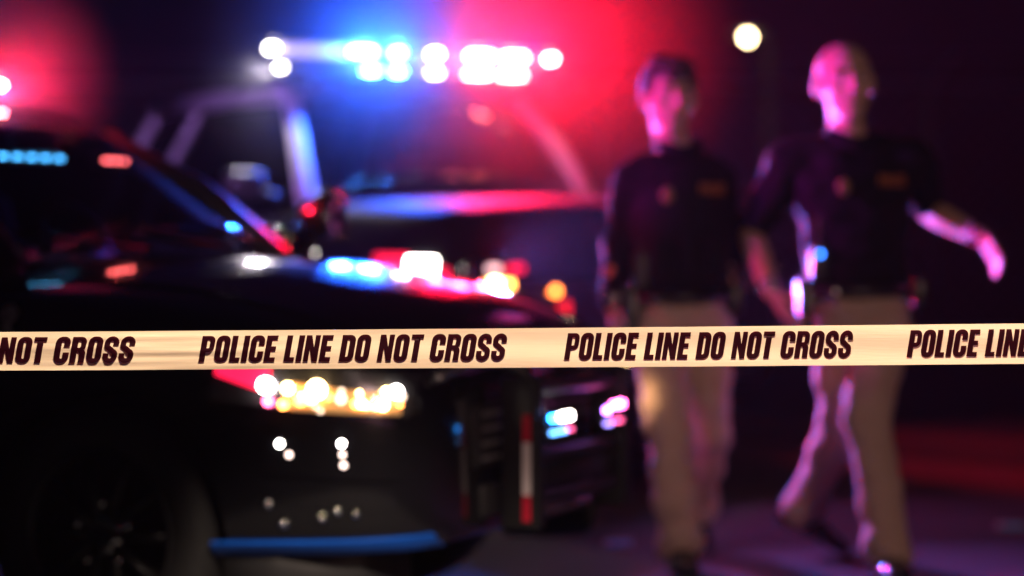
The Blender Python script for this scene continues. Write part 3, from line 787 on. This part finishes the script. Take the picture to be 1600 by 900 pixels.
# road studs
for i, (px, py, lab) in enumerate(((966, 853, 'blue reflective road stud on the asphalt beside the first officer'), (1580, 825, 'blue reflective road stud at the far right of the asphalt'))):
    d = CAM_H / ((py - HOR) * KPX); q = P(px, py, d)
    bm = bmesh.new(); r_ = bmesh.ops.create_cube(bm, size=1)
    bmesh.ops.transform(bm, matrix=Matrix.Diagonal((.11, .10, .02, 1)), verts=r_['verts'])
    for v in bm.verts:
        if v.co.z > 0: v.co.x *= .9; v.co.y *= .45
        v.co.z += .01
    st = obj('road_stud', bm, mat('stud_body', (.3, .3, .3), .5), smooth=False); st.location = (q.x, q.y, .001)
    tag(st, lab, 'road stud', 'blue road studs')
    bm = bmesh.new(); box(bm, (0, -.041, .0115), (.085, .003, .013), 0, Matrix.Rotation(R(-52), 3, 'X'))
    obj('reflector', bm, mat('blue_reflector', (.02, .5, .8), .2, coat=1), st, smooth=False)

# ------------------------------------------------------------------ people
skin_m = mat('skin', (.46, .27, .19), .6, var=.12, scale=12)
skin2_m = mat('skin_pale', (.50, .30, .22), .6, var=.12, scale=12)
shirt_m = mat('dark_shirt', (.005, .005, .007), .85, spec=.12, var=.3, scale=25, bump=.3, bscale=25, sheen=0)
vest_m = mat('black_vest', (.006, .006, .008), .75, spec=.12, var=.3, scale=30, bump=.3, bscale=30)
khaki = mat('khaki_trousers', (.46, .33, .25), .85, var=.15, scale=14, bump=.35, bscale=16)
shoe_m = mat('black_shoe', (.012, .012, .013), .22, coat=.5)
leather = mat('black_leather', (.012, .012, .013), .35, var=.3, scale=20)
hair_m = mat('dark_hair', (.03, .018, .012), .55, var=.5, scale=60, bump=.5, bscale=120)

def remesh(bm, voxel, smooth=6):
    bmesh.ops.recalc_face_normals(bm, faces=bm.faces)
    me = bpy.data.meshes.new('temp'); bm.to_mesh(me); bm.free()
    o = bpy.data.objects.new('temp', me); COL.objects.link(o)
    md = o.modifiers.new('r', 'REMESH'); md.mode = 'VOXEL'; md.voxel_size = voxel; md.use_smooth_shade = True
    ms = o.modifiers.new('s', 'SMOOTH'); ms.iterations = smooth; ms.factor = .5
    dg = bpy.context.evaluated_depsgraph_get()
    out = bpy.data.meshes.new_from_object(o.evaluated_get(dg))
    bpy.data.objects.remove(o)
    return out

def rings_loft(bm, rings, n=24):
    """rings: (centre, half width vector, half depth vector)"""
    R_ = []
    for c, a, b in rings:
        R_.append([bm.verts.new(c + a * math.copysign(abs(math.cos(t)) ** .85, math.cos(t)) + b * math.copysign(abs(math.sin(t)) ** .85, math.sin(t))) for t in [2 * math.pi * k / n for k in range(n)]])
    for r0, r1 in zip(R_, R_[1:]):
        for k in range(n): bm.faces.new((r0[k], r0[(k + 1) % n], r1[(k + 1) % n], r1[k]))
    bm.faces.new(R_[0]); bm.faces.new(R_[-1])

def hand(bm, wrist, tip, palm_n, thumb_side, size=.19, curl=.5):
    """palm, four bent fingers and a side thumb; palm_n = direction the palm faces"""
    d = (tip - wrist).normalized(); pn = (palm_n - d * palm_n.dot(d)).normalized(); sd = d.cross(pn).normalized() * thumb_side
    pl_ = size * .5
    M_ = Matrix((sd, d, pn)).transposed()
    ellipsoid(bm, wrist + d * pl_ * .55, (size * .22, pl_ * .58, size * .085), M_)
    for k in range(4):
        off = sd * size * (.155 - .105 * k)
        ln = size * (.40, .45, .42, .33)[k]
        b0 = wrist + d * pl_ * .95 + off; a1 = curl * .5; a2 = curl * 1.4; a3 = curl * 2.1
        p1 = b0 + (d * math.cos(a1) + pn * math.sin(a1)) * ln * .45
        p2 = p1 + (d * math.cos(a2) + pn * math.sin(a2)) * ln * .33
        p3 = p2 + (d * math.cos(a3) + pn * math.sin(a3)) * ln * .22
        capsule(bm, b0 - d * .02, p1, .0098, .0092, 8); capsule(bm, p1, p2, .0092, .0084, 8); capsule(bm, p2, p3, .0084, .0072, 8)
    t0 = wrist + d * pl_ * .28 + sd * size * .14
    t1 = t0 + (sd * .75 + d * .75 + pn * .35).normalized() * size * .22
    t2 = t1 + (sd * .25 + d * .9 + pn * .5).normalized() * size * .17
    capsule(bm, t0, t1, .0135, .0108, 8); capsule(bm, t1, t2, .0108, .0085, 8)

def shoe(root, ankle, toe_dir, pitch, m_):
    """ankle in root coordinates; toe_dir horizontal; pitch lifts the heel (radians)"""
    d = Vector(toe_dir).normalized(); s_ = Vector((-d.y, d.x, 0))
    rot = Matrix.Rotation(pitch, 3, s_)
    bm = bmesh.new(); rows = []
    for (x, wd, top, bot) in ((-.075, .022, .06, .01), (-.065, .036, .085, .0), (-.02, .042, .10, 0), (.04, .042, .095, .004), (.10, .047, .07, .004), (.16, .048, .05, .0), (.20, .038, .04, .004), (.222, .015, .028, .012)):
        row = []
        for k in range(14):
            t = 2 * math.pi * k / 14
            row.append(bm.verts.new(Vector((x, wd * math.copysign(abs(math.cos(t)) ** .7, math.cos(t)), (top + bot) / 2 + (top - bot) / 2 * math.copysign(abs(math.sin(t)) ** .6, math.sin(t)) - .09))))
        rows.append(row)
    for a, b in zip(rows, rows[1:]):
        for k in range(14): bm.faces.new((a[k], a[(k + 1) % 14], b[(k + 1) % 14], b[k]))
    bm.faces.new(rows[0]); bm.faces.new(rows[-1])
    box(bm, (-.035, 0, -.083), (.07, .075, .022), .006)
    B = Matrix((d, s_, Vector((0, 0, 1)))).transposed()
    bmesh.ops.transform(bm, matrix=Matrix.Translation(ankle) @ (rot @ B).to_4x4(), verts=bm.verts)
    return obj('shoe', bm, m_, root)

def officer(J, name_label, skin, hair, bare_arms, vest, yaw, head_yaw, tilt, hs, shoes, slim=1.0):
    """J: joints in world space"""
    foot = J['foot']; root = empty('person', foot)
    tag(root, name_label, 'person', 'officers walking towards the tape')
    j = {k: (v - foot) for k, v in J.items()}
    fw = Vector((math.sin(yaw), -math.cos(yaw), 0)); rt = Vector((math.cos(yaw), math.sin(yaw), 0))   # facing, image-right side
    fw, rt = fw * slim, rt * slim
    # ---------- body (skin): one continuous mesh
    bm = bmesh.new()
    hc = j['head']; hf = Vector((math.sin(head_yaw), -math.cos(head_yaw), 0)); hr = Vector((math.cos(head_yaw), math.sin(head_yaw), 0)); hu = Vector((0, 0, 1))
    Mh = Matrix((hr, hf, hu)).transposed()
    Mh = Mh @ Matrix.Rotation(tilt, 3, 'Y')
    def hp(x, y, z): return hc + Mh @ (Vector((x, y, z)) * hs)
    ellipsoid(bm, hp(0, -.012, .028), Vector((.083, .100, .096)) * hs, Mh)
    ellipsoid(bm, hp(0, .022, -.03), Vector((.068, .068, .085)) * hs, Mh)
    ellipsoid(bm, hp(0, .045, -.088), Vector((.042, .04, .032)) * hs, Mh)          # chin and jaw
    for s_ in (-1, 1):
        ellipsoid(bm, hp(.04 * s_, .058, -.012), Vector((.03, .022, .022)) * hs, Mh)   # cheek
        ellipsoid(bm, hp(.036 * s_, .075, .034), Vector((.034, .014, .010)) * hs, Mh)  # brow
        ellipsoid(bm, hp(.086 * s_, -.008, -.002), Vector((.012, .022, .034)) * hs, Mh, 12, 10)   # ear
    capsule(bm, hp(0, .082, .03), hp(0, .106, -.018), .010 * hs, .015 * hs, 10)
    ellipsoid(bm, hp(0, .079, -.058), Vector((.026, .014, .010)) * hs, Mh)
    capsule(bm, hp(0, -.018, -.06), j['neck'] + Vector((0, 0, -.03)), .058, .066)
    for a in ('r', 'l'):
        capsule(bm, j['sh_' + a], j['el_' + a], .052, .040); 
        mid = j['el_' + a].lerp(j['wr_' + a], .3)
        capsule(bm, j['el_' + a], mid, .043, .047); capsule(bm, mid, j['wr_' + a], .047, .030)
        sgn = 1 if a == 'r' else -1
        hand(bm, j['wr_' + a], j['tip_' + a], j.get('palm_' + a, None) + foot if j.get('palm_' + a) is not None else -rt * (-1 if a == 'r' else 1), j['th_' + a].x + foot.x if 'th_' + a in j else sgn)
        capsule(bm, j['hip_' + a], j['kn_' + a], .075, .052); capsule(bm, j['kn_' + a], j['kn_' + a].lerp(j['an_' + a], .35), .05, .053); capsule(bm, j['kn_' + a].lerp(j['an_' + a], .35), j['an_' + a], .053, .036)
    pv_, ck, ch = j['pelvis'], j['neck'], j['pelvis'].lerp(j['neck'], .62)
    rings_loft(bm, [(pv_ - hu * .06, rt * .13, fw * .09), (pv_ + hu * .02, rt * .155, fw * .105), (pv_.lerp(ck, .3), rt * .14, fw * .10), (ch, rt * .17, fw * .115), (pv_.lerp(ck, .85), rt * .17, fw * .09), (ck - hu * .0, rt * .07, fw * .06)])
    body = obj('body', remesh(bm, .0065, 4), skin, root)
    for s_ in (-1, 1):
        bm = bmesh.new(); ellipsoid(bm, hp(.033 * s_, .073, .014), Vector((.014, .010, .009)) * hs, Mh, 12, 8)
        e = obj('eye', bm, mat('eye_white', (.55, .52, .5), .2), root)
        bm = bmesh.new(); ellipsoid(bm, hp(.034 * s_, .0815, .014), Vector((.006, .004, .006)) * hs, Mh, 10, 8); obj('iris', bm, mat('iris_dark', (.02, .012, .01), .2), e)
        bm = bmesh.new(); tube(bm, [hp((.018 + .012 * k) * s_, .089 - .004 * k, .038 + .003 * math.sin(k)) for k in range(4)], .005 * hs, n=6); obj('eyebrow', bm, hair_m, root)
    bm = bmesh.new(); tube(bm, [hp(-.024 + .008 * k, .089 + .004 * math.sin(math.pi * k / 6), -.058) for k in range(7)], .0045 * hs, n=6, flat=.8); obj('lips', bm, mat('lips', (.36, .14, .12), .45), root)
    # ---------- hair
    bm = bmesh.new()
    if hair == 'short':
        ellipsoid(bm, hp(0, -.02, .045), Vector((.093, .110, .098)) * hs, Mh)
        ellipsoid(bm, hp(.0, .045, .105), Vector((.065, .052, .034)) * hs, Mh)
        ellipsoid(bm, hp(-.04, .03, .11), Vector((.045, .052, .034)) * hs, Mh)
        me = remesh(bm, .008, 3)
        bm = bmesh.new(); bm.from_mesh(me)
        dead = []
        for v in bm.verts:
            q = Mh.inverted() @ ((v.co - hc) / hs)
            lim = .055 if q.y > .045 else (.012 if q.y > .0 else -.04)
            if q.z < lim + .01 * math.sin(q.x * 90): dead.append(v)
            v.co += Vector((noise.noise(v.co * 60), noise.noise(v.co * 60 + Vector((9, 0, 0))), noise.noise(v.co * 60 + Vector((0, 9, 0))))) * .006
        bmesh.ops.delete(bm, geom=dead, context='VERTS')
        obj('hair', bm, hair_m, root)
    else:                                                  # shaved stubble cap
        ellipsoid(bm, hp(0, -.0145, .03), Vector((.0845, .1005, .0965)) * hs, Mh, 32, 24)
        dead = []
        for v in bm.verts:
            q = Mh.inverted() @ ((v.co - hc) / hs)
            lim = .075 if q.y > .05 else (.03 if q.y > .01 else -.03)
            if q.z < lim: dead.append(v)
        bmesh.ops.delete(bm, geom=dead, context='VERTS')
        obj('hair', bm, mat('shaved_stubble', (.44, .27, .20), .6, var=.2, scale=80), root)
    # ---------- shirt
    bm = bmesh.new()
    waist = pv_ + hu * .055
    rings_loft(bm, [(waist - hu * .05, rt * .182, fw * .135), (waist, rt * .185, fw * .138), (pv_.lerp(ck, .35), rt * .178, fw * .135), (ch, rt * .20, fw * .145), (pv_.lerp(ck, .80), rt * .205, fw * .13), (pv_.lerp(ck, .93), rt * .15, fw * .095), (ck + hu * .01, rt * .082, fw * .075)])
    for a in ('r', 'l'):
        capsule(bm, ck.lerp(j['sh_' + a], .25) - hu * .02, j['sh_' + a], .075, .082)
        if bare_arms:
            capsule(bm, j['sh_' + a], j['sh_' + a].lerp(j['el_' + a], .72), .078, .068)
        else:
            capsule(bm, j['sh_' + a], j['el_' + a], .078, .058); capsule(bm, j['el_' + a], j['el_' + a].lerp(j['wr_' + a], .9), .058, .042)
    me = remesh(bm, .008, 8)
    for v in me.vertices:
        v.co += v.normal * (noise.noise(Vector((v.co.x * 8, v.co.y * 8, v.co.z * 13))) * .02 + noise.noise(v.co * 24) * .007)
    obj('shirt', me, shirt_m, root)
    bm = bmesh.new()      # collar
    cc = ck + hu * .02
    for r_, z_ in ((.074, -.02),):
        ring = [cc + rt * math.cos(t) * .078 + fw * (math.sin(t) * .078) + hu * (.02 - .035 * max(0, math.sin(t)) ** 2) for t in [2 * math.pi * k / 24 for k in range(25)]]
        tube(bm, ring, .017, n=8, cap=False, flat=1.5)
    obj('collar', bm, shirt_m, root)
    if vest:
        bm = bmesh.new()
        rings_loft(bm, [(waist + hu * .03, rt * .197, fw * .155), (pv_.lerp(ck, .35), rt * .197, fw * .158), (ch, rt * .212, fw * .168), (pv_.lerp(ck, .76), rt * .19, fw * .158), (pv_.lerp(ck, .88), rt * .14, fw * .13), (ck - hu * .035, rt * .115, fw * .105)])
        me = remesh(bm, .009, 5); obj('vest', me, vest_m, root)
        for k in range(3):
            bm = bmesh.new(); c_ = pv_.lerp(ck, .34) + fw * .163 + rt * (-.10 + .10 * k)
            Mv = Matrix((rt, fw, hu)).transposed(); box(bm, c_, (.075, .04, .12), .01, Mv); obj('pouch', bm, vest_m, root, autosmooth=35)
    # ---------- trousers
    bm = bmesh.new()
    rings_loft(bm, [(pv_ - hu * .11, rt * .165, fw * .125), (pv_ - hu * .03, rt * .182, fw * .138), (pv_ + hu * .05, rt * .172, fw * .128)])
    for a in ('r', 'l'):
        capsule(bm, j['hip_' + a], j['kn_' + a], .105, .084)
        capsule(bm, j['kn_' + a], j['kn_' + a].lerp(j['an_' + a], .9), .084, .07)
        capsule(bm, j['kn_' + a].lerp(j['an_' + a], .85), j['an_' + a] - (j['an_' + a] - j['kn_' + a]).normalized() * .01, .076, .088)
    me = remesh(bm, .009, 8)
    for v in me.vertices:
        v.co += v.normal * (noise.noise(Vector((v.co.x * 7, v.co.y * 7, v.co.z * 11))) * .022 + noise.noise(Vector((v.co.x * 16, v.co.y * 16, v.co.z * 24))) * .006)
    obj('trousers', me, khaki, root)
    # ---------- belt with pouches
    bm = bmesh.new()
    ring = [pv_ + hu * .035 + rt * math.cos(t) * .192 + fw * math.sin(t) * .146 for t in [2 * math.pi * k / 40 for k in range(41)]]
    tube(bm, ring, .022, n=8, cap=False, flat=.9); obj('belt', bm, leather, root)
    for (t, m2, nm, sz, dz) in ((200, leather, 'holster', (.06, .05, .17), -.07), (235, chrome, 'handcuffs', (.018, .05, .06), -.01), (345, leather, 'belt_pouch', (.05, .06, .1), -.01), (165, leather, 'belt_pouch', (.05, .05, .09), 0)):
        bm = bmesh.new(); tt = R(t); c_ = pv_ + hu * (.035 + dz) + rt * math.cos(tt) * .215 + fw * math.sin(tt) * .16 * (1 if t < 180 else -1)
        box(bm, c_, sz, .012); obj(nm, bm, m2, root, autosmooth=35)
    for a in ('r', 'l'):
        if bare_arms or a == 'r':
            d_ = (j['wr_' + a] - j['el_' + a]).normalized(); q_ = j['wr_' + a] - d_ * .03; a_, b_ = frame_of(d_)
            bm = bmesh.new(); tube(bm, [q_ + (a_ * math.cos(t) + b_ * math.sin(t)) * .034 for t in [2 * math.pi * k / 20 for k in range(21)]], .009, n=8, cap=False)
            ellipsoid(bm, q_ - fw * -.036, (.018, .012, .018)); obj('wristwatch', bm, chrome, root)
    bm = bmesh.new(); c_ = pv_ + hu * .13 - rt * .17 + fw * .09
    box(bm, c_, (.055, .04, .12), .01); tube(bm, [c_ + hu * .05, c_ + hu * .16], .007, n=6); rd = obj('radio', bm, plastic, root, autosmooth=35)
    if not bare_arms: bm = bmesh.new(); tube(bm, [c_ + hu * .06 + rt * .02, c_ + hu * .075 + rt * .02], .012, n=10); obj('knob', bm, plastic, rd)
    if bare_arms: bm = bmesh.new(); ellipsoid(bm, c_ + fw * .024 + hu * .035, (.009, .006, .009)); obj('indicator_lamp', bm, emi('radio_led', (.03, .2, 1), 12), rd)  # emissive dot paints a blue glint at the waist
    # ---------- shoes, lettering, badge
    for (a, td, pt_) in shoes: shoe(root, j['an_' + a], td, pt_, shoe_m)
    bm, w_ = text_mesh('POLICE', .036, shear=0, fine=.05)
    base = pv_.lerp(ck, .74) + fw * (.176 if vest else .15) + rt * .045
    for v in bm.verts:
        xx = v.co.x + .0
        u_ = .045 + xx
        curve = -.35 * u_ * u_ * 4
        v.co = base + rt * xx + hu * v.co.z + fw * (curve)
    obj('chest_lettering', bm, mat('amber_print', (.34, .10, .012), .6), root)
    bm = bmesh.new(); c_ = pv_.lerp(ck, .73) - rt * .08 + fw * (.172 if vest else .146)
    ellipsoid(bm, c_, (.022, .007, .03)); obj('badge', bm, mat('dull_brass', (.2, .13, .06), .55, metal=.6), root)
    return root

D1 = 8.5
def W1(px, py, dd=0): return P(px, py, D1 + dd)
J1 = dict(head=W1(1046, 156, -.03), neck=W1(1060, 242), pelvis=W1(1062, 480),
          sh_r=W1(992, 284), el_r=W1(965, 392, .04), wr_r=W1(958, 482, -.1), tip_r=W1(962, 540, -.14),
          sh_l=W1(1118, 284, .03), el_l=W1(1138, 394, .1), wr_l=W1(1136, 486, .02), tip_l=W1(1132, 540, -.02),
          hip_r=W1(1026, 508), kn_r=W1(1046, 675, -.16), hip_l=W1(1098, 508), kn_l=W1(1108, 670, .02))
q = P(1062, 850, D1 - .2); J1['an_r'] = Vector((q.x, q.y, .095))
q = P(1086, 830, D1 + .36); J1['an_l'] = Vector((q.x, q.y, .15))
J1['foot'] = Vector((W1(1062, 0).x, D1, 0))
officer(J1, 'officer with short dark hair, dark vest and khaki trousers, beside the push bumper', skin_m, 'short', False, True, R(8), R(14), R(4), 1.09,
        [('r', (.08, -1, 0), R(0)), ('l', (.1, -1, 0), R(28))], .91)

D2 = 8.4
def W2(px, py, dd=0): return P(px, py, D2 + dd)
J2 = dict(head=W2(1320, 132, -.04), neck=W2(1330, 228), pelvis=W2(1340, 470),
          sh_r=W2(1230, 256), el_r=W2(1174, 370, .08), wr_r=W2(1206, 458, -.12), tip_r=W2(1242, 512, -.18),
          sh_l=W2(1428, 255, .02), el_l=W2(1452, 330, .12), wr_l=W2(1535, 372, -.12), tip_l=W2(1572, 425, -.2),
          hip_r=W2(1308, 500), kn_r=W2(1318, 660, .04), hip_l=W2(1376, 500), kn_l=W2(1356, 655, -.2))
q = P(1256, 796, D2 + .36); J2['an_r'] = Vector((q.x, q.y, .17))
q = P(1388, 850, D2 - .3); J2['an_l'] = Vector((q.x, q.y, .095))
J2['foot'] = Vector((W2(1340, 0).x, D2, 0))
officer(J2, 'officer with a shaved head, bare forearms and dark short-sleeved shirt, striding with one arm out', skin2_m, 'shaved', True, False, R(10), R(8), R(-3), 1.13,
        [('r', (1, -.3, 0), R(26)), ('l', (.05, -1, 0), R(-4))])

# ------------------------------------------------------------------ the barrier tape in front
TD = 4.3
def tape_mat():
    m = bpy.data.materials.new('yellow_film'); m.use_nodes = True
    n = m.node_tree; n.nodes.clear(); o = n.nodes.new('ShaderNodeOutputMaterial')
    pr = n.nodes.new('ShaderNodeBsdfPrincipled'); tl = n.nodes.new('ShaderNodeBsdfTranslucent'); mx = n.nodes.new('ShaderNodeMixShader')
    tx = n.nodes.new('ShaderNodeTexNoise'); tc = n.nodes.new('ShaderNodeTexCoord'); mp = n.nodes.new('ShaderNodeMapping')
    mp.inputs['Scale'].default_value = (3, 1, 60); n.links.new(tc.outputs['Object'], mp.inputs[0]); n.links.new(mp.outputs[0], tx.inputs['Vector'])
    cr = n.nodes.new('ShaderNodeMix'); cr.data_type = 'RGBA'
    cr.inputs[6].default_value = (.82, .68, .47, 1); cr.inputs[7].default_value = (.87, .74, .53, 1)
    n.links.new(tx.outputs[0], cr.inputs[0]); n.links.new(cr.outputs[2], pr.inputs['Base Color']); n.links.new(cr.outputs[2], tl.inputs[0])
    pr.inputs['Roughness'].default_value = .42
    bp = n.nodes.new('ShaderNodeBump'); bp.inputs['Strength'].default_value = .12; bp.inputs['Distance'].default_value = .003
    n.links.new(tx.outputs[0], bp.inputs['Height']); n.links.new(bp.outputs[0], pr.inputs['Normal'])
    mx.inputs[0].default_value = .3
    n.links.new(pr.outputs[0], mx.inputs[1]); n.links.new(tl.outputs[0], mx.inputs[2]); n.links.new(mx.outputs[0], o.inputs[0])
    return m
def edges_at(px):
    """top and bottom pixel rows of the tape at column px"""
    t = px / 1600.0
    top = 519 - 13.5 * t - 2.0 * math.sin(math.pi * t) * (-.35); bot = 579 - 10.5 * t - 1.0 * math.sin(math.pi * t) * (-.8)
    return top, bot
def tape_pt(px, f, off=0):
    """f = 0 bottom .. 1 top"""
    t_, b_ = edges_at(px); py = b_ + (t_ - b_) * f
    q = P(px, py, TD)
    left = math.exp(-((px - 250) / 190.0) ** 2)
    yy = .0016 * math.sin(px * .021 + 1) + .0008 * math.sin(px * .057)
    yy += left * .6 * (.0011 * math.sin(f * 19 + px * .006) + .0008 * math.sin(f * 31 - px * .011))
    yy += .0010 * math.sin(f * 7 + px * .004)
    return Vector((q.x, TD + yy - off, q.z))
tape = empty('barrier_tape', (0, TD, tape_pt(800, .5).z))
tag(tape, 'yellow barrier tape printed POLICE LINE DO NOT CROSS stretched across the front', 'barrier tape')
org = Vector(tape.location)
bm = bmesh.new(); rows = []
N_ = 520; M2 = 18
for g in (0, 1):
    G = []
    for i in range(N_):
        px = -700 + 3000 * i / (N_ - 1)
        G.append([bm.verts.new(tape_pt(px, k / (M2 - 1), -.0004 * g) - org) for k in range(M2)])
    rows.append(G)
for G in rows:
    for a, b in zip(G, G[1:]):
        for k in range(M2 - 1): bm.faces.new((a[k], a[k + 1], b[k + 1], b[k]))
for i in range(N_ - 1):
    for k in (0, M2 - 1): bm.faces.new((rows[0][i][k], rows[0][i + 1][k], rows[1][i + 1][k], rows[1][i][k]))
obj('film', bm, tape_mat(), tape, autosmooth=60)
def ink_mat():
    m = bpy.data.materials.new('black_ink'); m.use_nodes = True
    n = m.node_tree; n.nodes.clear(); o = n.nodes.new('ShaderNodeOutputMaterial')
    pr = n.nodes.new('ShaderNodeBsdfPrincipled'); tl = n.nodes.new('ShaderNodeBsdfTranslucent'); mx = n.nodes.new('ShaderNodeMixShader')
    pr.inputs['Base Color'].default_value = (.012, .0005, .003, 1); pr.inputs['Roughness'].default_value = .6; pr.inputs['Specular IOR Level'].default_value = .06
    tl.inputs[0].default_value = (.3, .03, .06, 1); mx.inputs[0].default_value = .12
    n.links.new(pr.outputs[0], mx.inputs[1]); n.links.new(tl.outputs[0], mx.inputs[2]); n.links.new(mx.outputs[0], o.inputs[0])
    return m
ink = ink_mat()
for (xa, xb) in ((-300, 214), (310, 794), (881, 1334), (1416, 1862)):
    hgt_f = (.195, .865)
    bm, w_ = text_mesh('POLICE LINE DO NOT CROSS', 1.0, width=1.0, shear=.17, fine=2)
    # finer where long so that the lettering follows the film
    for _ in range(5):
        es = [e for e in bm.edges if abs(e.verts[0].co.x - e.verts[1].co.x) > .015 or abs(e.verts[0].co.z - e.verts[1].co.z) > .12]
        if not es: break
        bmesh.ops.subdivide_edges(bm, edges=es, cuts=1); bmesh.ops.triangulate(bm, faces=[f for f in bm.faces if len(f.verts) > 3])
    for v in bm.verts:
        px = xa + (xb - xa) * v.co.x
        v.co = tape_pt(px, hgt_f[0] + (hgt_f[1] - hgt_f[0]) * v.co.z, .0019) - org
    obj('printed_lettering', bm, ink, tape, smooth=True)
